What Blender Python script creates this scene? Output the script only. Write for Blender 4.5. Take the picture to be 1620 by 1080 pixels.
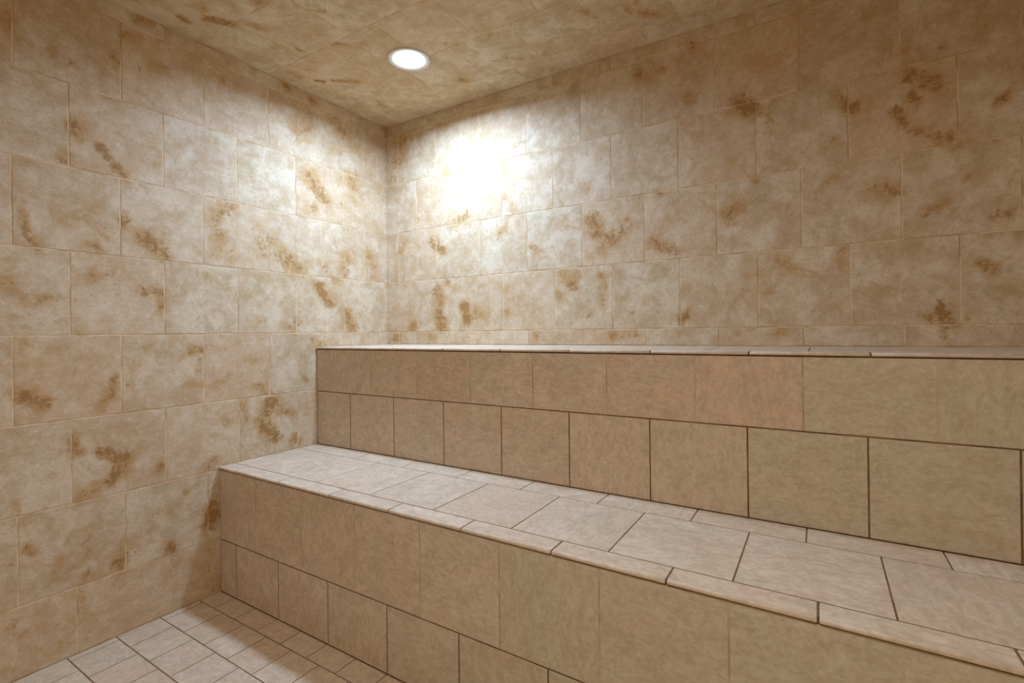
import bpy, math, random
import numpy as np
from mathutils import Vector, Matrix, noise

for _o in list(bpy.data.objects):
    bpy.data.objects.remove(_o, do_unlink=True)
scene = bpy.context.scene
COL = scene.collection
U = 0.308                     # one wall tile with its joint, in metres
ZF = -3.7768                  # floor level in tile units below the row line at eye height


def W(x, y, z):
    """tile units -> world metres (floor at z = 0)"""
    return Vector((x * U, y * U, (z - ZF) * U))


# ------------------------------------------------------------------ camera
FPX = 783.471
cam_d = bpy.data.cameras.new('camera')
cam = bpy.data.objects.new('camera', cam_d)
COL.objects.link(cam)
_yaw, _pit, _rol = -0.561788, 0.0033806, -0.0117033
_f = Vector((math.sin(_yaw) * math.cos(_pit), math.cos(_yaw) * math.cos(_pit), math.sin(_pit)))
_r = Vector((math.cos(_yaw), -math.sin(_yaw), 0))
_u = _r.cross(_f)
_r2 = _r * math.cos(_rol) + _u * math.sin(_rol)
_u2 = -_r * math.sin(_rol) + _u * math.cos(_rol)
_m = Matrix((_r2, _u2, -_f)).transposed().to_4x4()
_m.translation = W(7.4961, -7.2863, -0.01746)
cam.matrix_world = _m
cam_d.sensor_width = 36
cam_d.lens = FPX / 1620 * 36
cam_d.shift_x = (810 - 803.645) / 1620
cam_d.shift_y = (521.652 - 540) / 1620
cam_d.clip_start = 0.02
scene.camera = cam

# ------------------------------------------------------------------ light and exposure
world = bpy.data.worlds.new('world')
scene.world = world
world.use_nodes = True
world.node_tree.nodes['Background'].inputs['Color'].default_value = (0.02, 0.02, 0.02, 1)
world.node_tree.nodes['Background'].inputs['Strength'].default_value = 0.0
scene.view_settings.view_transform = 'Standard'
scene.view_settings.look = 'None'
scene.view_settings.exposure = 0.12
scene.view_settings.gamma = 1.0
scene.view_settings.use_curve_mapping = False
scene.cycles.max_bounces = 14
scene.cycles.diffuse_bounces = 8
scene.cycles.glossy_bounces = 4

# lamp power (W) and colour of the corner ceiling can and the added fill lamp; the lamps themselves are made in make_downlight
P_MAIN, P_FILL = 27.5, 17.5
C_MAIN, C_FILL = (0.54, 0.73, 1.0), (0.98, 0.95, 0.88)
LENS = 9.0
SPREAD = 165.0

STAIN_LEFT = [
    (5.2,3.27,5.02,3.25,0.06,0.08,0.5), (4.7,3.34,4.62,3.47,0.08,0.1,0.6), (4.7,3.02,4.7,3.02,0.07,0.08,0.5), (4.51,3.81,4.51,3.81,0.08,0.11,0.6), (4.4,3.47,3.92,3.68,0.06,0.07,0.5),
    (5.05,2.49,5,2.42,0.06,0.08,0.8), (4.79,2.3,4.55,2.05,0.05,0.06,0.9), (5.12,2.09,5.12,2.09,0.07,0.09,0.8), (5.49,1.38,5.47,1.13,0.03,0.04,0.8), (5.45,1.14,5.37,0.99,0.04,0.06,0.8),
    (4.91,1.44,4.74,1.19,0.1,0.13,0.5), (4.84,1.08,4.84,1.08,0.08,0.09,0.7), (5.19,1.38,5.19,1.38,0.06,0.07,0.4), (4.55,1.44,4.55,1.44,0.06,0.07,0.8), (4.33,1.28,4.07,1.05,0.08,0.08,0.9),
    (3.96,2.17,3.87,2.3,0.06,0.06,0.4), (3.4,1.73,3.17,1.92,0.07,0.08,0.8), (3.4,1.58,3.25,1.22,0.11,0.11,0.6), (2.74,1.65,2.64,1.3,0.08,0.08,0.7), (2.53,1.52,2.53,1.52,0.09,0.08,0.8),
    (2.31,1.26,2.08,1.08,0.14,0.13,0.8), (2,3.5,1.85,3.6,0.18,0.16,0.7), (2.29,3.02,2.29,3.02,0.12,0.11,0.5), (1.81,2.69,1.5,2.4,0.12,0.1,0.9), (1.72,2.22,1.72,2.22,0.13,0.11,0.8),
    (0.88,2.88,0.88,2.88,0.15,0.13,0.8), (0.69,2.63,0.69,2.63,0.19,0.15,0.5), (0.31,2.92,0.31,2.92,0.1,0.08,0.6), (1.16,3.83,1.04,3.69,0.15,0.13,0.7), (1.27,3.47,0.62,3.58,0.18,0.15,0.5),
    (0.62,3.33,0.62,3.33,0.16,0.13,0.5), (0.52,1.53,0.39,1.35,0.13,0.1,0.7), (1.47,1.23,1.47,1.23,0.14,0.11,0.6), (0.9,1.34,0.9,1.34,0.18,0.15,0.6), (5.62,3.45,5.62,3.45,0.08,0.12,0.5),
    (5.34,2.97,5.34,2.97,0.07,0.09,0.4), (3.3,3.81,3.16,3.72,0.11,0.12,0.5), (2.55,3.68,2.55,3.68,0.13,0.13,0.4), (2.2,2.84,2.2,2.84,0.07,0.07,0.5), (1.12,2.35,1.12,2.35,0.09,0.07,0.6),
    (5.64,0.6,5.56,0.5,0.06,0.08,0.5), (5.48,0.39,5.26,0.43,0.06,0.09,0.6), (5.54,0.25,5.54,0.25,0.05,0.07,0.5), (4.92,0.66,4.66,0.79,0.04,0.05,0.6), (5.06,0.59,5.06,0.59,0.04,0.05,0.6),
    (4.34,0.57,4.16,0.58,0.05,0.06,0.9), (4.13,0.55,4.12,0.35,0.04,0.05,0.8), (4.97,0.41,4.97,0.41,0.05,0.06,0.3), (3.85,0.6,3.85,0.6,0.05,0.05,0.6), (3.54,0.92,3.54,0.92,0.07,0.07,0.5),
    (2.84,0.2,2.67,0.22,0.06,0.06,0.5), (2.23,0.12,2.09,0.16,0.1,0.09,0.7), (1.63,0.83,1.42,0.53,0.09,0.07,1), (1.3,0.95,1.3,0.95,0.08,0.07,0.8), (1.08,0.4,0.91,0.07,0.1,0.08,0.8),
    (2.12,1.23,2.12,1.23,0.12,0.11,0.7), (1.01,1.4,1.07,1.11,0.11,0.09,0.7), (2.36,0.49,2.36,0.49,0.05,0.05,0.5), (0.4,1.07,0.4,1.07,0.1,0.08,0.5), (5.52,-0.14,5.46,-0.06,0.03,0.04,0.5),
    (5.55,-0.64,5.32,-0.78,0.05,0.06,1), (4.72,-0.73,4.8,-0.91,0.04,0.05,0.8), (4.65,-0.52,4.7,-0.77,0.04,0.05,0.7), (4.54,-0.34,4.4,-0.38,0.06,0.07,0.5), (4.51,-0.63,4.51,-0.63,0.04,0.05,0.6),
    (4.28,-0.12,4.28,-0.12,0.06,0.07,0.4), (3.76,-0.24,3.62,-0.23,0.05,0.05,0.9), (3.62,-0.28,3.66,-0.53,0.03,0.04,0.6), (3.76,-0.7,3.56,-0.76,0.04,0.04,0.6), (3.42,-0.77,3.24,-0.64,0.06,0.06,0.6),
    (2.77,-0.8,2.64,-0.93,0.08,0.07,0.7), (2.96,-0.39,2.8,-0.44,0.05,0.05,0.5), (1.95,-0.79,1.95,-0.79,0.06,0.05,0.7), (1.74,-0.14,1.59,-0.24,0.08,0.07,0.8), (1.21,-0.25,1.21,-0.25,0.06,0.05,0.5),
    (0.67,-0.17,0.67,-0.17,0.08,0.06,0.6), (5.61,-0.28,5.61,-0.28,0.02,0.03,0.6), (5.65,-0.49,5.65,-0.49,0.02,0.03,0.5), (5.57,-1.85,5.54,-1.97,0.02,0.03,0.7), (5.27,-1.61,5.27,-1.61,0.03,0.03,0.6),
    (5.07,-1.23,5.03,-1.39,0.05,0.06,0.9), (4.81,-1.44,4.55,-1.59,0.05,0.06,1), (4.55,-1.56,4.55,-1.72,0.05,0.07,0.9), (4.63,-1.7,4.71,-1.83,0.05,0.06,1), (4.86,-1.89,5.01,-1.94,0.05,0.06,0.8),
    (4.15,-1.78,4.15,-1.78,0.05,0.06,0.9), (3.46,-1.83,3.57,-1.9,0.05,0.06,0.8), (3.39,-1.18,3.28,-1.31,0.07,0.07,0.5), (3.05,-1.08,2.97,-1.32,0.06,0.06,0.7), (2.56,-1.1,2.69,-1.29,0.1,0.09,0.9),
    (2.73,-1.4,2.52,-1.68,0.09,0.08,1), (2.48,-1.69,2.48,-1.69,0.09,0.08,0.8), (2.16,-1.79,2.16,-1.79,0.09,0.08,1), (2.42,-1.24,2.2,-1.36,0.09,0.08,0.6), (4,-1.51,4,-1.51,0.06,0.07,0.5),
    (1.88,-1.23,1.88,-1.23,0.08,0.07,0.5), (5.5,-2.35,5.43,-2.43,0.03,0.05,0.8), (5.59,-2.48,5.59,-2.48,0.04,0.06,0.6), (5.22,-2.64,5.22,-2.64,0.04,0.05,0.8), (5.26,-2.72,5.26,-2.72,0.02,0.03,0.6),
    (4.94,-2.86,4.94,-2.86,0.05,0.06,0.7), (4.95,-2.37,4.92,-2.62,0.06,0.08,0.5), (4.64,-2.86,4.58,-2.85,0.05,0.07,1), (4.61,-2.71,4.61,-2.71,0.04,0.05,0.7), (4.5,-2.69,4.45,-2.8,0.07,0.08,0.6),
    (4.04,-2.89,4.04,-2.89,0.08,0.09,0.8), (3.86,-2.19,3.86,-2.19,0.04,0.04,0.7), (3.47,-2.52,3.53,-2.72,0.09,0.1,1), (3.47,-2.44,3.47,-2.44,0.07,0.08,0.8), (3.79,-3.16,3.79,-3.16,0.07,0.07,0.5),
    (3.51,-3.31,3.45,-3.63,0.13,0.14,0.5), (5.01,-3.01,4.99,-3.23,0.04,0.05,0.6), (5.61,-3.18,5.61,-3.18,0.04,0.06,0.8), (5.52,-3.31,5.52,-3.31,0.04,0.06,0.6), (5.22,-3.58,5.22,-3.58,0.03,0.04,0.9),
    (5.17,-3.23,5.17,-3.23,0.03,0.05,0.4), (4.41,4.14,4.22,4.15,0.04,0.05,0.9), (2.23,4.12,2.23,4.12,0.06,0.06,1), (1.75,4.08,1.75,4.08,0.07,0.06,0.8),
]
STAIN_BACK = [
    (0.43,3.83,0.35,3.44,0.17,0.13,0.7), (0.14,3.07,0.14,3.07,0.14,0.11,0.6), (0.83,3.55,0.83,3.55,0.2,0.15,0.3), (2.43,3.27,2.43,3.27,0.08,0.07,0.4), (1.58,2.97,1.58,2.97,0.09,0.07,0.6),
    (2.04,2.1,1.81,2.04,0.1,0.09,0.7), (2.87,2.29,2.87,2.29,0.09,0.08,0.6), (3.02,2.1,3.02,2.1,0.08,0.07,0.6), (4.42,2.22,4.42,2.22,0.06,0.06,0.6), (1.19,1.73,1.5,1.5,0.09,0.07,0.9),
    (0.36,1.61,0.54,1.8,0.08,0.06,0.6), (2.81,1.69,2.81,1.69,0.13,0.11,0.5), (3.12,1.82,3.12,1.82,0.1,0.09,0.5), (3.41,1.41,3.6,1.26,0.08,0.07,0.6), (3.98,1.68,3.98,1.68,0.09,0.08,0.5),
    (4.5,1.73,4.58,1.52,0.1,0.1,0.9), (4.83,1.42,4.83,1.42,0.1,0.1,0.9), (4.66,1.28,4.66,1.28,0.08,0.08,0.7), (4.45,1.14,4.45,1.14,0.06,0.06,0.6), (0.81,2.21,0.81,2.21,0.08,0.06,0.5),
    (5.24,3.85,5.27,3.76,0.08,0.08,0.7), (6.03,3.94,6.03,3.94,0.06,0.07,0.7), (5.59,3.75,5.59,3.75,0.05,0.05,0.6), (5.92,3.33,5.95,3.21,0.05,0.05,0.7), (6.64,3.91,6.64,3.91,0.09,0.11,0.3),
    (6.48,3.42,6.48,3.42,0.06,0.07,0.5), (6.63,3,6.78,2.87,0.09,0.1,1), (6.53,2.25,6.53,2.25,0.04,0.05,0.6), (6.71,2.01,6.71,2.01,0.05,0.06,0.6), (6.96,2.85,6.98,2.55,0.05,0.05,0.6),
    (7.05,2.93,7.05,2.93,0.05,0.05,0.5), (7.72,2.82,7.8,2.67,0.05,0.06,0.8), (7.69,2.33,7.69,2.33,0.05,0.06,0.5), (7.87,2.63,7.87,2.63,0.05,0.07,1), (8.02,2.62,8.02,2.62,0.03,0.04,0.7),
    (8.28,2.5,8.35,2.33,0.04,0.05,1), (8.4,2.64,8.46,2.56,0.04,0.06,0.9), (8.42,2.87,8.62,2.75,0.08,0.1,0.8), (8.68,2.65,8.68,2.65,0.06,0.09,0.5), (8.44,2.23,8.68,2.09,0.04,0.05,0.8),
    (8.76,2.1,8.76,2.1,0.04,0.06,0.8), (8.59,2.25,8.59,2.25,0.05,0.07,0.4), (8.36,3.17,8.36,3.17,0.03,0.04,0.7), (8.69,3.1,8.69,3.1,0.03,0.05,0.6), (9.21,2.45,9.13,2.37,0.03,0.04,0.9),
    (9.11,1.97,9.11,1.97,0.02,0.03,0.6), (8.59,1.96,8.59,1.96,0.03,0.05,0.7), (8.63,1.98,8.93,1.95,0.03,0.04,0.5), (8.9,1.62,8.9,1.62,0.03,0.03,1), (8.52,1.26,8.71,1.38,0.03,0.04,0.7),
    (9.08,1.16,9.23,1.19,0.03,0.04,0.8), (9.21,1.11,9.21,1.11,0.04,0.05,0.7), (9.1,1.48,9.1,1.48,0.02,0.03,0.5), (7.47,1.69,7.69,1.84,0.04,0.04,0.6), (8.06,1.65,8.29,1.55,0.04,0.05,0.8),
    (8.2,1.48,8.2,1.48,0.04,0.05,0.6), (8.08,1.17,8.08,1.17,0.03,0.04,0.6), (7.39,1.45,7.39,1.45,0.04,0.05,0.4), (6.36,1.55,6.61,1.59,0.07,0.08,0.8), (6.46,1.44,6.46,1.44,0.06,0.06,0.7),
    (6.68,1.68,6.68,1.68,0.05,0.06,0.6), (6.8,1.93,6.8,1.93,0.05,0.05,0.7), (7.23,1.53,7.2,1.44,0.04,0.05,0.5), (5.43,1.27,5.68,1.14,0.06,0.07,0.8), (5.39,1.13,5.39,1.13,0.05,0.05,0.6),
    (5.51,1.97,5.51,1.97,0.05,0.05,0.7), (5.05,1.62,4.97,1.48,0.07,0.07,0.8), (5.21,1.98,5.21,1.98,0.06,0.06,0.6), (5.79,1.09,5.79,1.09,0.06,0.06,0.7), (6.2,1.86,6.2,1.86,0.05,0.05,0.4),
    (7.73,0.91,7.73,0.91,0.04,0.05,0.6), (7.02,0.94,7.22,0.8,0.1,0.11,0.4), (8.97,0.68,9.09,0.61,0.04,0.05,0.8), (7.45,3.87,7.45,3.87,0.08,0.1,0.5), (7.29,4.02,7.29,4.02,0.06,0.07,0.5),
    (4.96,0.7,4.96,0.7,0.06,0.05,0.7), (5.11,0.23,5.11,0.23,0.05,0.05,0.6), (5.88,0.17,5.84,0.1,0.05,0.05,0.9), (5.92,0.24,5.92,0.24,0.03,0.04,0.8), (6.67,0.76,6.6,0.33,0.04,0.05,0.4),
    (6.93,0.44,6.99,0.47,0.05,0.06,0.5), (7.08,0.86,7.3,0.71,0.1,0.11,0.5), (6.87,0.71,6.87,0.71,0.05,0.06,0.5), (7.73,0.8,7.75,0.65,0.04,0.04,0.7), (7.98,0.37,7.98,0.37,0.03,0.04,0.7),
    (8.28,0.58,8.28,0.58,0.02,0.03,0.6), (8.55,0.1,8.55,0.1,0.04,0.05,1), (8.65,0.18,8.7,0.07,0.06,0.08,1), (8.74,0.24,8.74,0.24,0.03,0.04,0.8), (8.48,0.13,8.48,0.13,0.03,0.04,0.6),
    (8.76,0.43,8.76,0.43,0.03,0.04,0.5), (8.87,0.07,8.87,0.07,0.03,0.04,0.9), (8.97,0.67,9.09,0.56,0.02,0.03,0.9), (9.28,0.08,9.28,0.08,0.03,0.04,0.8), (7.67,0.34,7.72,0.1,0.04,0.05,0.4),
    (8.67,-0.04,8.67,-0.12,0.03,0.04,0.9), (8.76,-0.03,8.76,-0.03,0.02,0.03,0.8), (6.56,-0.08,6.56,-0.08,0.03,0.03,0.8), (7.01,-0.08,7.1,-0.05,0.06,0.07,0.6), (8.98,-0.18,8.98,-0.18,0.03,0.04,0.5),
    (5.15,-0.07,4.99,-0.11,0.05,0.05,0.7), (0.71,0.11,0.71,0.11,0.11,0.08,0.9), (0.65,0.36,0.65,0.36,0.09,0.07,0.5), (1.3,0.78,1.43,0.53,0.1,0.08,0.8), (1.36,0.34,1.42,0.1,0.1,0.08,1),
    (1.55,0.91,1.55,0.91,0.08,0.07,0.8), (1.96,0.47,2.02,0.19,0.09,0.07,1), (2.25,0.32,2.25,0.32,0.14,0.11,0.7), (1.79,0.8,1.79,0.8,0.09,0.08,0.5), (2.85,0.7,3.1,0.47,0.09,0.08,0.5),
    (2.89,0.3,2.89,0.3,0.08,0.07,0.7), (3.2,0.59,3.2,0.59,0.07,0.06,0.5), (4.01,0.88,4.14,0.67,0.08,0.07,0.8), (3.92,0.56,3.92,0.56,0.09,0.08,0.7), (4.23,0.9,4.23,0.9,0.08,0.07,0.6),
    (4.4,0.25,4.4,0.25,0.11,0.1,0.5), (4.66,0.83,4.69,0.4,0.08,0.08,0.6), (4.86,0.55,4.86,0.55,0.06,0.05,0.6), (1.17,-0.09,1.17,-0.09,0.09,0.07,0.7), (0.23,-0.13,0.23,-0.13,0.1,0.07,0.9),
    (0.51,-0.11,0.51,-0.11,0.05,0.04,0.5), (3.49,-0.1,3.49,-0.1,0.06,0.05,0.7), (4.81,-0.09,4.81,-0.09,0.07,0.07,0.9),
]
STAIN_CEIL = [
    (0.41,4.05,0.35,3.92,0.05,0.03,0.9), (0.88,4.05,0.8,3.95,0.08,0.04,0.7), (0.65,3.85,0.81,3.58,0.08,0.04,1), (1.53,3.66,1.57,3.6,0.09,0.05,0.8), (1.67,3.5,1.63,3.41,0.07,0.04,0.6),
    (1.93,3.21,2.07,3.06,0.03,0.02,0.9), (2.12,3.11,2.12,3.11,0.03,0.02,0.8), (1.01,3.49,1.04,3.25,0.06,0.03,0.6), (2.34,2.7,2.34,2.7,0.05,0.04,0.6), (1.31,3.2,1.31,3.2,0.03,0.02,0.6),
    (1.03,2.78,1.02,2.64,0.04,0.03,0.9), (1.43,2.86,1.61,2.83,0.04,0.03,0.4), (1.58,2.52,1.93,2.29,0.05,0.04,0.7), (1.8,2.23,1.8,2.23,0.08,0.06,0.7), (0.35,2.41,0.35,2.23,0.05,0.04,0.7),
    (0.46,2.02,0.55,1.9,0.04,0.03,0.9), (0.7,1.86,1.02,1.59,0.05,0.04,0.9), (0.76,0.91,0.69,0.72,0.08,0.07,0.7), (0.37,1.01,0.37,1.01,0.08,0.07,0.5), (0.77,2.95,0.77,2.95,0.06,0.04,0.4),
    (2.79,1.77,3.04,1.58,0.05,0.05,0.6), (3.6,1.48,3.6,1.48,0.04,0.05,0.7), (3.18,1.21,3.18,1.21,0.04,0.04,0.7), (2.49,0.68,2.49,0.68,0.07,0.08,0.8), (3.44,0.88,3.63,0.7,0.03,0.04,0.7),
    (4.92,1.18,4.98,1.05,0.04,0.07,0.7), (5.41,0.93,5.71,0.61,0.03,0.06,0.8), (5.53,1.01,5.53,1.01,0.04,0.07,0.7), (4.05,0.59,4.05,0.59,0.04,0.06,0.5),
]

random.seed(11)


# ------------------------------------------------------------------ material helpers
def new_mat(name):
    m = bpy.data.materials.new(name)
    m.use_nodes = True
    nt = m.node_tree
    b = nt.nodes['Principled BSDF']
    return m, nt, b


def srgb(r, g, b):
    def f(c):
        c /= 255
        return c / 12.92 if c <= 0.04045 else ((c + 0.055) / 1.055) ** 2.4
    return (f(r), f(g), f(b), 1)


class N:
    """tiny node-graph helper"""

    def __init__(self, nt):
        self.nt = nt

    def node(self, typ, **kw):
        n = self.nt.nodes.new(typ)
        for k, v in kw.items():
            setattr(n, k, v)
        return n

    def link(self, a, b):
        self.nt.links.new(a, b)

    def noise(self, vec, scale, detail=6, rough=0.6, dist=0.0):
        n = self.node('ShaderNodeTexNoise')
        n.inputs['Scale'].default_value = scale
        n.inputs['Detail'].default_value = detail
        n.inputs['Roughness'].default_value = rough
        n.inputs['Distortion'].default_value = dist
        self.link(vec, n.inputs['Vector'])
        return n.outputs['Fac']

    def ramp(self, fac, a, b, smooth=True, lo=0.0, hi=1.0):
        n = self.node('ShaderNodeMapRange')
        n.interpolation_type = 'SMOOTHSTEP' if smooth else 'LINEAR'
        n.inputs['From Min'].default_value = a
        n.inputs['From Max'].default_value = b
        n.inputs['To Min'].default_value = lo
        n.inputs['To Max'].default_value = hi
        self.link(fac, n.inputs['Value'])
        return n.outputs['Result']

    def math(self, op, a, b):
        n = self.node('ShaderNodeMath', operation=op)
        for i, v in enumerate((a, b)):
            if isinstance(v, (int, float)):
                n.inputs[i].default_value = v
            else:
                self.link(v, n.inputs[i])
        return n.outputs[0]

    def mix(self, fac, a, b):
        n = self.node('ShaderNodeMix', data_type='RGBA')
        for s, v in ((n.inputs[0], fac), (n.inputs[6], a), (n.inputs[7], b)):
            if isinstance(v, (int, float)):
                s.default_value = v
            elif isinstance(v, tuple):
                s.default_value = v
            else:
                self.link(v, s)
        return n.outputs[2]

    def attr(self, name):
        n = self.node('ShaderNodeAttribute')
        n.attribute_name = name
        return n


def wall_tile_material():
    m, nt, b = new_mat('stained_travertine_look_tile')
    g = N(nt)
    pc = g.attr('pc').outputs['Vector']
    rnd = g.attr('rnd')
    sep = g.node('ShaderNodeSeparateXYZ')
    g.link(rnd.outputs['Vector'], sep.inputs[0])
    st = g.attr('stain').outputs['Fac']
    cloud = g.noise(pc, 6.0, 8, 0.66, 0.3)
    fine = g.noise(pc, 42.0, 8, 0.75, 0.2)
    grain = g.noise(pc, 260.0, 3, 0.7)
    base = g.mix(g.ramp(cloud, 0.38, 0.6), srgb(*WT_A), srgb(*WT_B))
    base = g.mix(g.math('MULTIPLY', g.ramp(g.noise(pc, 11.0, 6, 0.6, 1.0), 0.52, 0.66), 0.55), base, srgb(*WT_C))
    # per tile tone
    base = g.mix(g.math('MULTIPLY', sep.outputs[0], 0.5), base, srgb(*WT_D))
    # brown mineral patches: mapped blotches broken up by noise, plus a few faint random ones
    n1 = g.noise(pc, 24.0, 12, 0.85, 0.9)
    n2 = g.noise(pc, 8.0, 10, 0.7, 0.8)
    nn = g.math('ADD', g.math('MULTIPLY', n1, 0.65), g.math('MULTIPLY', fine, 0.35))
    t = g.math('SUBTRACT', nn, g.math('SUBTRACT', 0.64, g.math('MULTIPLY', st, 0.2)))
    mask = g.ramp(t, -0.02, 0.06)
    t2 = g.math('SUBTRACT', g.math('ADD', g.math('MULTIPLY', n2, 0.6), g.math('MULTIPLY', nn, 0.4)), g.math('SUBTRACT', 0.57, g.math('MULTIPLY', st, 0.25)))
    halo = g.ramp(t2, -0.04, 0.14)
    rs = g.math('MULTIPLY', g.ramp(g.noise(pc, 11.0, 10, 0.74, 0.4), 0.5, 0.66), g.ramp(fine, 0.36, 0.62))
    pat = g.noise(pc, 19.0, 12, 0.8, 0.15)
    base = g.mix(g.math('MULTIPLY', g.ramp(pat, 0.42, 0.68), 0.45), base, srgb(*WT_E))
    speck = g.noise(pc, 95.0, 6, 0.75, 0.5)
    base = g.mix(g.math('MULTIPLY', g.ramp(speck, 0.5, 0.66), 0.5), base, srgb(*WS_A))
    base = g.mix(g.math('MULTIPLY', g.ramp(fine, 0.5, 0.72), 0.35), base, srgb(*WT_E))
    base = g.mix(g.math('MULTIPLY', halo, 0.75), base, srgb(*WS_A))
    base = g.mix(g.math('MULTIPLY', rs, 0.55), base, srgb(*WS_A))
    base = g.mix(g.math('MULTIPLY', mask, 0.7), base, srgb(*WS_B))
    g.link(base, b.inputs['Base Color'])
    rough = g.ramp(cloud, 0.3, 0.7, lo=0.52, hi=0.66)
    g.link(rough, b.inputs['Roughness'])
    b.inputs['Specular IOR Level'].default_value = 0.25
    bump = g.node('ShaderNodeBump')
    bump.inputs['Strength'].default_value = 0.3
    bump.inputs['Distance'].default_value = 0.003
    hgt = g.math('ADD', g.noise(pc, 16.0, 6, 0.6, 0.8), g.math('MULTIPLY', grain, 0.12))
    g.link(hgt, bump.inputs['Height'])
    g.link(bump.outputs[0], b.inputs['Normal'])
    return m


def bench_tile_material():
    m, nt, b = new_mat('cleft_slate_look_beige_tile')
    g = N(nt)
    pc = g.attr('pc').outputs['Vector']
    sep = g.node('ShaderNodeSeparateXYZ')
    g.link(g.attr('rnd').outputs['Vector'], sep.inputs[0])
    mp = g.node('ShaderNodeMapping')
    mp.inputs['Rotation'].default_value = (0, 0, 0.6)
    mp.inputs['Scale'].default_value = (1.0, 2.6, 1.0)
    g.link(pc, mp.inputs[0])
    pcs = mp.outputs[0]
    cloud = g.noise(pc, 6.0, 5, 0.6, 0.8)
    vein = g.noise(pcs, 14.0, 7, 0.62, 1.6)
    fine = g.noise(pc, 70.0, 6, 0.7)
    base = g.mix(g.ramp(cloud, 0.35, 0.65), srgb(*BT_A), srgb(*BT_B))
    # per tile: towards pinkish (x) or olive grey (y)
    base = g.mix(g.math('MULTIPLY', sep.outputs[0], 0.8), base, srgb(*BT_PINK))
    base = g.mix(g.math('MULTIPLY', sep.outputs[1], 0.8), base, srgb(*BT_OLIVE))
    pk = g.noise(pc, 4.3, 6, 0.65, 1.0)
    base = g.mix(g.math('MULTIPLY', g.ramp(pk, 0.5, 0.66), 0.45), base, srgb(*BT_PINK))
    base = g.mix(g.math('MULTIPLY', g.ramp(pk, 0.5, 0.36), 0.4), base, srgb(*BT_OLIVE))
    base = g.mix(g.math('MULTIPLY', g.ramp(g.noise(pc, 22.0, 12, 0.8, 0.3), 0.44, 0.62), 0.45), base, srgb(*BT_C))
    base = g.mix(g.math('MULTIPLY', g.ramp(vein, 0.44, 0.6), 0.4), base, srgb(*BT_C))
    base = g.mix(g.math('MULTIPLY', g.ramp(fine, 0.4, 0.66), 0.22), base, srgb(*BT_D))
    g.link(base, b.inputs['Base Color'])
    b.inputs['Roughness'].default_value = 0.55
    b.inputs['Specular IOR Level'].default_value = 0.3
    bump = g.node('ShaderNodeBump')
    bump.inputs['Strength'].default_value = 0.32
    bump.inputs['Distance'].default_value = 0.003
    hgt = g.math('ADD', vein, g.math('MULTIPLY', fine, 0.12))
    g.link(hgt, bump.inputs['Height'])
    g.link(bump.outputs[0], b.inputs['Normal'])
    return m


def grout_material(name, c1, c2):
    m, nt, b = new_mat(name)
    g = N(nt)
    tc = g.node('ShaderNodeTexCoord')
    n1 = g.noise(tc.outputs['Object'], 9.0, 4, 0.6)
    g.link(g.mix(g.ramp(n1, 0.4, 0.62), srgb(*c1), srgb(*c2)), b.inputs['Base Color'])
    b.inputs['Roughness'].default_value = 0.9
    bump = g.node('ShaderNodeBump')
    bump.inputs['Strength'].default_value = 0.3
    bump.inputs['Distance'].default_value = 0.001
    g.link(g.noise(tc.outputs['Object'], 300.0, 3, 0.6), bump.inputs['Height'])
    g.link(bump.outputs[0], b.inputs['Normal'])
    return m


WT_A, WT_B, WT_C, WT_D, WT_E = (213, 199, 175), (190, 167, 135), (172, 159, 122), (202, 169, 133), (232, 225, 210)
WS_A, WS_B = (186, 150, 98), (144, 102, 52)
BT_A, BT_B, BT_C, BT_D = (220, 203, 182), (208, 188, 165), (172, 152, 127), (236, 224, 208)
BT_PINK, BT_OLIVE = (206, 176, 150), (188, 181, 155)

M_WALL = wall_tile_material()
M_BENCH = bench_tile_material()
M_GROUT = grout_material('sand_grout', (226, 203, 170), (194, 163, 124))
M_DARKGROUT = grout_material('brown_grout', (128, 98, 68), (104, 76, 50))

M_PALEGROUT = grout_material('tile_coloured_grout', (200, 177, 149), (176, 151, 122))


# ------------------------------------------------------------------ tile geometry
GAP = 0.0155        # joint width, tile units
REL = 0.0035        # tile face stands this far proud of the joint
BEV = 0.003


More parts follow.
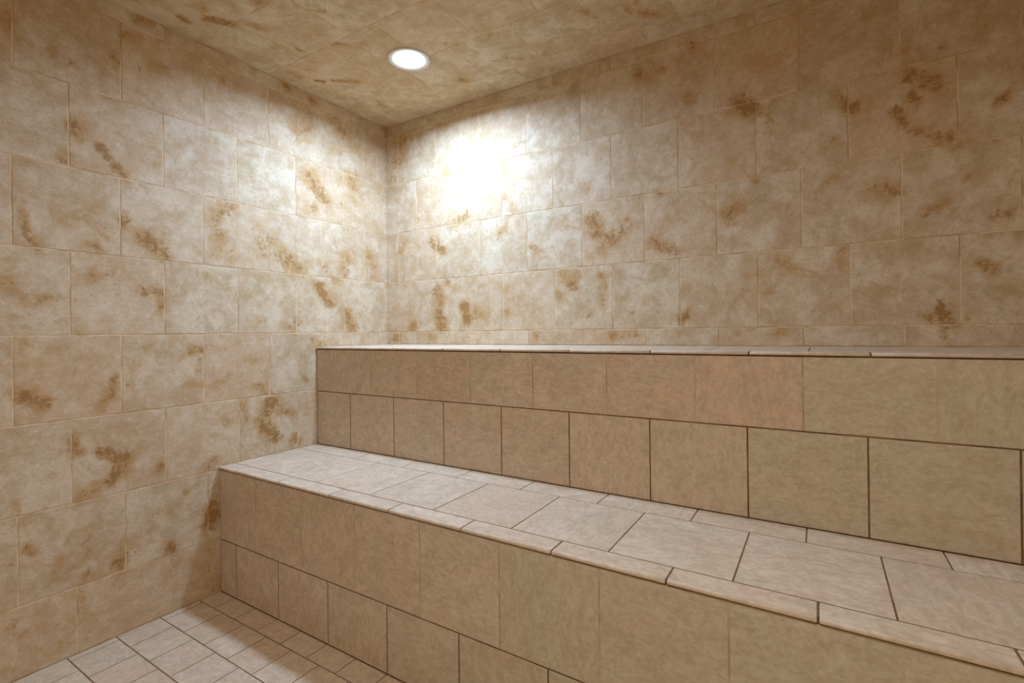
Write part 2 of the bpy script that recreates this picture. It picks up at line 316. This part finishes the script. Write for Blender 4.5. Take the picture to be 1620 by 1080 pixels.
class Panel:
    """collects tile faces and the joint bed of one surface in one mesh"""

    def __init__(self):
        self.v, self.f, self.mi = [], [], []
        self.pc, self.rnd, self.stain = [], [], []
        self.sm = []

    def _verts(self, P, pc, rnd, st):
        k = len(self.v)
        self.v += [tuple(p) for p in P]
        self.pc += pc
        self.rnd += [rnd] * len(P)
        self.stain += st
        return k

    def tile(self, fn, a0, b0, a1, b1, stains=None, tone=None, gap=GAP, res=0.05, seed=None, out=0.0, full=None):
        """fn(a, b, h) -> world; the tile fills a0..a1, b0..b1 minus half joints"""
        rg = random.Random(seed if seed is not None else (round(a0 * 977) * 31 + round(b0 * 733)))
        A0, A1, B0, B1 = a0 + gap / 2, a1 - gap / 2, b0 + gap / 2, b1 - gap / 2
        tilt = [rg.uniform(-0.0004, 0.0004) for _ in range(3)]
        off = (rg.uniform(-20, 20), rg.uniform(-20, 20), rg.uniform(-20, 20))
        rot = rg.choice((0, 1, 2, 3))
        rnd = tone if tone is not None else (rg.random() ** 1.6, rg.random() * 0.35, rg.random())
        na = max(1, int(round((A1 - A0) / res))) if stains is not None else 1
        nb = max(1, int(round((B1 - B0) / res))) if stains is not None else 1
        P, pc, st = [], [], []

        def add(a, b, h):
            hh = h + out + tilt[0] + tilt[1] * (a - A0) / max(A1 - A0, .1) + tilt[2] * (b - B0) / max(B1 - B0, .1)
            P.append(fn(a, b, hh))
            x, y = (a * U, b * U)
            if rot == 1:
                x, y = y, -x
            elif rot == 2:
                x, y = -x, -y
            elif rot == 3:
                x, y = -y, x
            pc.append((x + off[0], y + off[1], off[2]))
            s = 0.0
            if stains:
                for (u0, v0, u1, v1, ru, rv, k) in stains:
                    du, dv = (u1 - u0) / ru, (v1 - v0) / rv
                    px, py = (a - u0) / ru, (b - v0) / rv
                    L2 = du * du + dv * dv
                    t = 0 if L2 < 1e-9 else min(1, max(0, (px * du + py * dv) / L2))
                    d2 = (px - t * du) ** 2 + (py - t * dv) ** 2
                    if d2 < 12:
                        s = max(s, k * math.exp(-d2 * 0.3))
            st.append(s)
        if stains is not None:
            near = [q for q in stains if min(q[0], q[2]) - 4 * q[4] < A1 and max(q[0], q[2]) + 4 * q[4] > A0 and min(q[1], q[3]) - 4 * q[5] < B1 and max(q[1], q[3]) + 4 * q[5] > B0]
            stains = near
        for j in range(nb + 1):
            for i in range(na + 1):
                add(A0 + BEV + (A1 - A0 - 2 * BEV) * i / na, B0 + BEV + (B1 - B0 - 2 * BEV) * j / nb, REL)
        n_top = len(P)
        # perimeter loop, counter clockwise
        per = [(i, 0) for i in range(na)] + [(na, j) for j in range(nb)] + [(i, nb) for i in range(na, 0, -1)] + [(0, j) for j in range(nb, 0, -1)]
        idx = [j * (na + 1) + i for i, j in per]
        for ring, (ins, h) in enumerate(((BEV * 0.3, REL - BEV * 0.3), (0.0, REL - BEV * 0.75), (0.0, -0.004))):
            for i, j in per:
                ga = A0 + ins + (A1 - A0 - 2 * ins) * i / na
                gb = B0 + ins + (B1 - B0 - 2 * ins) * j / nb
                add(ga, gb, h)
        k = self._verts(P, pc, rnd, st)
        for j in range(nb):
            for i in range(na):
                q = k + j * (na + 1) + i
                self.f.append((q, q + 1, q + na + 2, q + na + 1)); self.mi.append(0); self.sm.append(False)
        m = len(per)
        loops = [[k + t for t in idx]] + [[k + n_top + r * m + t for t in range(m)] for r in range(3)]
        for la, lb in zip(loops[:-1], loops[1:]):
            for t in range(m):
                u = (t + 1) % m
                self.f.append((la[t], lb[t], lb[u], la[u])); self.mi.append(0); self.sm.append(False)

    def slab(self, fn, a0, b0, a1, b1, depth, h=0.0):
        """solid bed behind the tiles; joints show its face"""
        c = [(a0, b0), (a1, b0), (a1, b1), (a0, b1)]
        P = [fn(a, b, h) for a, b in c] + [fn(a, b, h - depth) for a, b in c]
        k = self._verts(P, [(0, 0, 0)] * 8, (0, 0, 0), [0] * 8)
        for q in ((0, 1, 2, 3), (7, 6, 5, 4), (0, 4, 5, 1), (1, 5, 6, 2), (2, 6, 7, 3), (3, 7, 4, 0)):
            self.f.append(tuple(k + t for t in q)); self.mi.append(1); self.sm.append(False)

    def build(self, name, mats, parent=None):
        me = bpy.data.meshes.new(name)
        me.from_pydata(self.v, [], self.f)
        for mt in mats:
            me.materials.append(mt)
        me.polygons.foreach_set('material_index', self.mi)
        me.polygons.foreach_set('use_smooth', self.sm)
        for nm, dat in (('pc', self.pc), ('rnd', self.rnd)):
            at = me.attributes.new(nm, 'FLOAT_VECTOR', 'POINT')
            at.data.foreach_set('vector', np.array(dat, dtype=np.float32).ravel())
        at = me.attributes.new('stain', 'FLOAT', 'POINT')
        at.data.foreach_set('value', np.array(self.stain, dtype=np.float32))
        me.update()
        import bmesh
        bm = bmesh.new(); bm.from_mesh(me)
        bmesh.ops.recalc_face_normals(bm, faces=bm.faces)
        bm.to_mesh(me); bm.free()
        o = bpy.data.objects.new(name, me)
        COL.objects.link(o)
        if parent is not None:
            o.parent = parent
            o.matrix_parent_inverse = Matrix.Translation(-parent.location)
        return o


def cuts(lo, hi, first, pitch=1.0):
    """joint positions first + k*pitch between lo and hi, with the two ends"""
    k = math.floor((lo - first) / pitch) - 1
    out = [lo]
    while True:
        p = first + k * pitch
        k += 1
        if p >= hi - 0.03:
            break
        if p > lo + 0.03:
            out.append(p)
    return out + [hi]


def rows(panel, fn, levels, firsts, lo, hi, pitch=1.0, stains=None, tones=None, gap=GAP, skip=()):
    for r, (b0, b1) in enumerate(zip(levels[:-1], levels[1:])):
        cs = cuts(lo, hi, firsts[r], pitch)
        cs = [c for c in cs if not any(r == sr and abs(c - sc) < 0.12 for sr, sc in skip)]
        for a0, a1 in zip(cs[:-1], cs[1:]):
            tone = None
            if tones:
                for (tr, ta, tv) in tones:
                    if tr == r and a0 <= ta < a1:
                        tone = tv
                        break
            panel.tile(fn, a0, b0, a1, b1, stains, tone, gap)


def structure(o):
    o['kind'] = 'structure'
    return o


# ------------------------------------------------------------------ room shell
ZC, ZU, ZL = 4.1858, -0.2477, -1.9480
YU, YL, Y1, Y2 = -1.7047, -3.3889, -3.166, -2.088
ROOM_X, ROOM_Y = 10.9, 9.6          # right wall and front wall, tile units from the far corner
TH = 0.3                            # wall thickness
R_ = REL
PH = 0.9958
A_, B_, C_, D_ = 0.5826, 0.0882, 0.3174, 0.8157

# left wall: x = 0, runs along -y
fl = lambda a, b, h: W(h - R_, -a, b)
lv = [ZF, -3 * PH, -2 * PH, -PH, 0, PH, 2 * PH, 3 * PH, 4 * PH, ZC]
p = Panel()
p.slab(fl, -TH, ZF - TH, ROOM_Y + TH, ZC + TH, TH)
rows(p, fl, lv, [0.045] + [0.555, B_, A_, B_, A_, B_, A_ - 0.02, 0.055], 0.0, ROOM_Y, 1.0, STAIN_LEFT)
structure(p.build('wall_left', [M_WALL, M_GROUT]))

# back wall: y = 0, runs along x
fb = lambda a, b, h: W(a, R_ - h, b)
bv = [ZF, -3 * PH, -2 * PH, -PH, ZU, 0, PH, 2 * PH, 3 * PH, 4 * PH, ZC]
p = Panel()
p.slab(fb, 0.0, ZF - TH, ROOM_X + TH, ZC + TH, TH)
rows(p, fb, bv[4:], [0.325, D_, C_, D_, C_, D_], 0.0, ROOM_X, 1.0, STAIN_BACK)
structure(p.build('wall_back', [M_WALL, M_GROUT]))

# right and front walls close the room behind the camera
fr = lambda a, b, h: W(ROOM_X - h + R_, -a, b)
p = Panel()
p.slab(fr, 0.0, ZF - TH, ROOM_Y + TH, ZC + TH, TH)
rows(p, fr, lv, [0.3, 0.8] * 5, 0.0, ROOM_Y, 1.0, None)
structure(p.build('wall_right', [M_WALL, M_GROUT]))
ff = lambda a, b, h: W(a, -ROOM_Y + h - R_, b)
p = Panel()
p.slab(ff, 0.0, ZF - TH, ROOM_X, ZC + TH, TH)
rows(p, ff, lv, [0.3, 0.8] * 5, 0.0, ROOM_X, 1.0, None)
structure(p.build('wall_front', [M_WALL, M_GROUT]))

# ceiling: rows run along x
LX, LY = 2.205, 1.64                # lamp over the benches
L2X, L2Y = 7.0, 7.6                 # added fill lamp, out of view above the viewer, softly lights the risers
fc = lambda a, b, h: W(a, -b, ZC - h + R_)
cy = [0.0, 0.535, 1.54, 2.562, 3.587] + [3.587 + 1.015 * k for k in range(1, 7)]
cy = [c for c in cy if c < ROOM_Y - 0.1] + [ROOM_Y]
p = Panel()


rows(p, fc, cy, [0.40 if k % 2 == 0 else 0.92 for k in range(12)], 0.0, ROOM_X, 1.003, STAIN_CEIL)
p.slab(fc, 0.0, 0.0, ROOM_X, ROOM_Y, TH)
ceiling = structure(p.build('ceiling', [M_WALL, M_GROUT]))

# floor: half size tiles in running bond
fz = lambda a, b, h: W(a, -b, ZF + h - R_)
fyl = [YL * -1 + 0.0, 3.685, 4.178, 4.667, 5.145, 5.615] + [5.615 + 0.485 * k for k in range(1, 9)]
fyl = [c for c in fyl if c < ROOM_Y - 0.1] + [ROOM_Y]
p = Panel()
p.slab(fz, 0.0, 0.0, ROOM_X, ROOM_Y, TH)
rows(p, fz, fyl, [0.383 if k % 2 == 0 else 0.113 for k in range(14)], 0.0, ROOM_X, 0.505, None,
     tones=None, gap=0.013)
structure(p.build('floor', [M_BENCH, M_DARKGROUT]))


# ------------------------------------------------------------------ benches
def thing(name, label, cat, loc):
    o = bpy.data.objects.new(name, None)
    COL.objects.link(o)
    o.location = loc
    o['label'] = label
    o['category'] = cat
    return o


def bullnose(panel, a0, a1, yb, yf, zt, zb, tone, gap=GAP, seed=0):
    """edge tile with a rounded front: flat top from yb to the rounded nose at yf"""
    rg = random.Random(seed)
    rad = (zt - zb) * 0.6
    prof = [(yb + gap / 2, zb), (yb + gap / 2, zt - 0.004), (yb + gap / 2 + 0.004, zt)]
    n = 7
    for i in range(n + 1):
        t = math.pi / 2 * i / n
        prof.append((yf - rad + rad * math.sin(t), zt - rad + rad * math.cos(t)))
    prof += [(yf, zb + 0.006), (yf - 0.006, zb)]
    xs = [(a0 + gap / 2, 0.006), (a0 + gap / 2 + 0.004, 0.0), (a1 - gap / 2 - 0.004, 0.0), (a1 - gap / 2, 0.006)]
    off = (rg.uniform(-20, 20), rg.uniform(-20, 20), rg.uniform(-20, 20))
    P, pc = [], []
    cyc, czc = (yb + yf) / 2, (zt + zb) / 2
    for x, ins in xs:
        for (y, z) in prof:
            yy = cyc + (y - cyc) * (1 - ins * 0.5 / abs(yf - cyc))
            zz = czc + (z - czc) * (1 - ins * 0.5 / abs(zt - czc))
            P.append(W(x, -yy, zz))
            pc.append((x * U + off[0], (y - z) * U + off[1], off[2]))
    k = panel._verts(P, pc, tone, [0] * len(P))
    m = len(prof)
    for s in range(3):
        for i in range(m):
            j = (i + 1) % m
            panel.f.append((k + s * m + i, k + (s + 1) * m + i, k + (s + 1) * m + j, k + s * m + j))
            panel.mi.append(0); panel.sm.append(s == 1 and 3 <= i <= 9)
    panel.f.append(tuple(k + i for i in range(m))); panel.mi.append(0); panel.sm.append(False)
    panel.f.append(tuple(k + 3 * m + i for i in reversed(range(m)))); panel.mi.append(0); panel.sm.append(False)


NOSE_T = 0.034        # thickness of the edge tiles
NOSE_O = 0.022       # overhang
X0 = 0.001 + REL


def make_bench(name, label, ytop_back, yface, ztop, zbot, riser_levels, riser_firsts, strip_y, seat_levels, seat_firsts,
               edge_joints, tones, seat_tones, skip_riser=(), skip_seat=()):
    t = thing(name, label, 'bench', W(ROOM_X / 2, -(ytop_back + yface) / 2, zbot))
    # riser: masonry core plus facing tiles
    fn = lambda a, b, h: W(a, -yface - h + R_, b)
    p = Panel()
    p.slab(fn, X0, zbot, ROOM_X - X0, ztop - NOSE_T - 0.012, yface - ytop_back - 0.02)
    n0 = len(p.mi)
    p.slab(fn, X0, riser_levels[1] + GAP * 0.45, ROOM_X - X0, riser_levels[2] - 0.004, 0.01, h=0.0015)
    p.mi[n0:] = [2] * (len(p.mi) - n0)
    rows(p, fn, riser_levels, riser_firsts, X0, ROOM_X - X0, 1.0, None, tones=tones, skip=skip_riser)
    p.build('riser', [M_BENCH, M_DARKGROUT, M_PALEGROUT], t)
    # seat: field tiles
    fs = lambda a, b, h: W(a, -b, ztop + h - R_)
    p = Panel()
    p.slab(fs, X0, ytop_back + 0.012, ROOM_X - X0, strip_y, NOSE_T + 0.012 - R_)
    rows(p, fs, seat_levels, seat_firsts, X0, ROOM_X - X0, 1.0, None, tones=seat_tones, skip=skip_seat, gap=0.013)
    p.build('seat', [M_BENCH, M_DARKGROUT], t)
    # edge tiles with rounded nose on a bed of grout
    p = Panel()
    p.slab(fs, X0, strip_y, ROOM_X - X0, yface - 0.012, NOSE_T + 0.012 - R_)
    cs = [X0] + edge_joints + [ROOM_X - X0]
    for i, (a0, a1) in enumerate(zip(cs[:-1], cs[1:])):
        rg = random.Random(i * 7 + int(ztop * 100))
        bullnose(p, a0, a1, strip_y, yface + NOSE_O, ztop, ztop - NOSE_T, (rg.random() * .3, rg.random() * .15, rg.random()), seed=i + int(-ztop * 50))
    p.build('seat_edge', [M_BENCH, M_DARKGROUT], t)
    return t


G = lambda a, b=0.0: (a, b, 0.5)
make_bench('tiled_bench', 'lower beige tiled bench in front, its riser standing on the floor', -YU, -YL, ZL, ZF,
           [ZF, -3.013, ZL - NOSE_T - 0.012], [0.42, 0.91],
           -Y1, [-YU, -Y2, -Y1], [0.37, 0.91],
           [0.44, 1.46] + [2.48 + 0.997 * k for k in range(9)],
           [(0, .2, G(.3)), (0, 1, G(.3)), (0, 2, G(.35)), (0, 3, G(.3, .3)), (0, 4, G(.1, .6)), (0, 5, G(.1, .8)), (0, 6, G(0, .8)),
            (1, .2, G(.2)), (1, 1.5, G(.4)), (1, 2.5, G(.4)), (1, 3.5, G(.3, .1)), (1, 4.5, G(.2, .3)), (1, 5.5, G(.1, .9)), (1, 6.5, G(.1, .8)), (1, 7.5, G(0, .9)), (1, 8.5, G(0, .9))],
           None, skip_seat=((1, 0.91),), skip_riser=())
make_bench('tiled_bench', 'upper tiled bench against the back wall, its riser rising from the lower bench', 0.0, -YU, ZU, ZL + 0.001,
           [ZL, -1.0195, ZU - NOSE_T - 0.012], [0.858, 0.352],
           1.46, [0.0, 0.43, 1.46], [0.85, 0.40],
           [0.858 + 1.004 * k for k in range(10)],
           [(0, .2, G(.3)), (0, 1.2, G(.4)), (0, 2, G(.35)), (0, 3, G(.6)), (0, 4, G(.6)), (0, 5.2, G(.6)), (0, 6.2, G(.5, .3)), (0, 7.2, G(.0, .8)), (0, 8.3, G(0, .9)), (0, 9.3, G(0, .9)),
            (1, .2, G(.4)), (1, .8, G(.5)), (1, 1.8, G(.6)), (1, 2.8, G(.9)), (1, 3.8, G(.3)), (1, 4.8, G(.5)), (1, 5.8, G(.8)), (1, 6.8, G(.9)), (1, 7.8, G(0, .7)), (1, 8.8, G(0, .9))],
           None)


# ------------------------------------------------------------------ recessed ceiling light, and an added fill light built like it
def lathe(name, prof, mat, parent, seg=64, smooth=True, solid=False):
    """revolve (r, z) metres about the z axis"""
    v, f = [], []
    for r, z in prof:
        if r < 1e-6:
            v.append((0, 0, z))
        else:
            v += [(r * math.cos(2 * math.pi * s / seg), r * math.sin(2 * math.pi * s / seg), z) for s in range(seg)]
    st, k = [], 0
    for r, z in prof:
        st.append((k, r < 1e-6))
        k += 1 if r < 1e-6 else seg
    for (a, pa), (b, pb) in zip(st[:-1], st[1:]):
        for s in range(seg):
            u = (s + 1) % seg
            if pa:
                f.append((a, b + u, b + s))
            elif pb:
                f.append((a + s, a + u, b))
            else:
                f.append((a + s, a + u, b + u, b + s))
    me = bpy.data.meshes.new(name)
    me.from_pydata(v, [], f)
    me.materials.append(mat)
    me.polygons.foreach_set('use_smooth', [smooth] * len(f))
    me.update()
    o = bpy.data.objects.new(name, me)
    COL.objects.link(o)
    if parent is not None:
        o.parent = parent
    return o


m_trim, nt, b = new_mat('white_enamel')
g = N(nt)
tc = g.node('ShaderNodeTexCoord')
g.link(g.mix(g.ramp(g.noise(tc.outputs['Object'], 40.0), .3, .7), srgb(226, 228, 226), srgb(214, 216, 216)), b.inputs['Base Color'])
b.inputs['Roughness'].default_value = 0.35
m_lens, nt, b = new_mat('lit_frosted_lens')
b.inputs['Base Color'].default_value = (0.9, 0.93, 0.95, 1)
b.inputs['Emission Color'].default_value = (0.80, 0.90, 1.0, 1)
b.inputs['Emission Strength'].default_value = LENS
b.inputs['Roughness'].default_value = 0.3

RO, RI = 0.322 * U, 0.236 * U


def make_downlight(x, y, label, power, color):
    t = thing('recessed_light', label, 'ceiling light', W(x, -y, ZC))
    lathe('trim_ring', [(RO, 0.0), (RO, -0.003), (RO - 0.002, -0.0060), (RO - 0.006, -0.0070), (RI + 0.006, -0.0045), (RI, -0.0030),
                        (RI - 0.0015, 0.0), (RI - 0.0015, 0.001), (RO, 0.001)], m_trim, t)
    lathe('lens', [(RI - 0.0022, -0.001), (RI - 0.0022, -0.004), (RI * 0.9, -0.0085), (RI * 0.7, -0.0135), (RI * 0.4, -0.0170), (0, -0.0185)], m_lens, t)
    ld = bpy.data.lights.new('lamp', 'AREA')      # the light the frosted lens throws, cut off by its baffle
    ld.shape = 'DISK'
    ld.size = 0.13
    ld.energy = power
    ld.color = color
    ld.spread = math.radians(SPREAD)
    lo = bpy.data.objects.new('lamp', ld)
    COL.objects.link(lo)
    lo.parent = t
    lo.location = (0, 0, -0.020)
    return t


make_downlight(LX, LY, 'lit round recessed ceiling light with a white trim ring near the far corner', P_MAIN, C_MAIN)
make_downlight(L2X, L2Y, 'added unseen fill light, shaped as a round ceiling light, over the open floor, far from the corner', P_FILL, C_FILL)
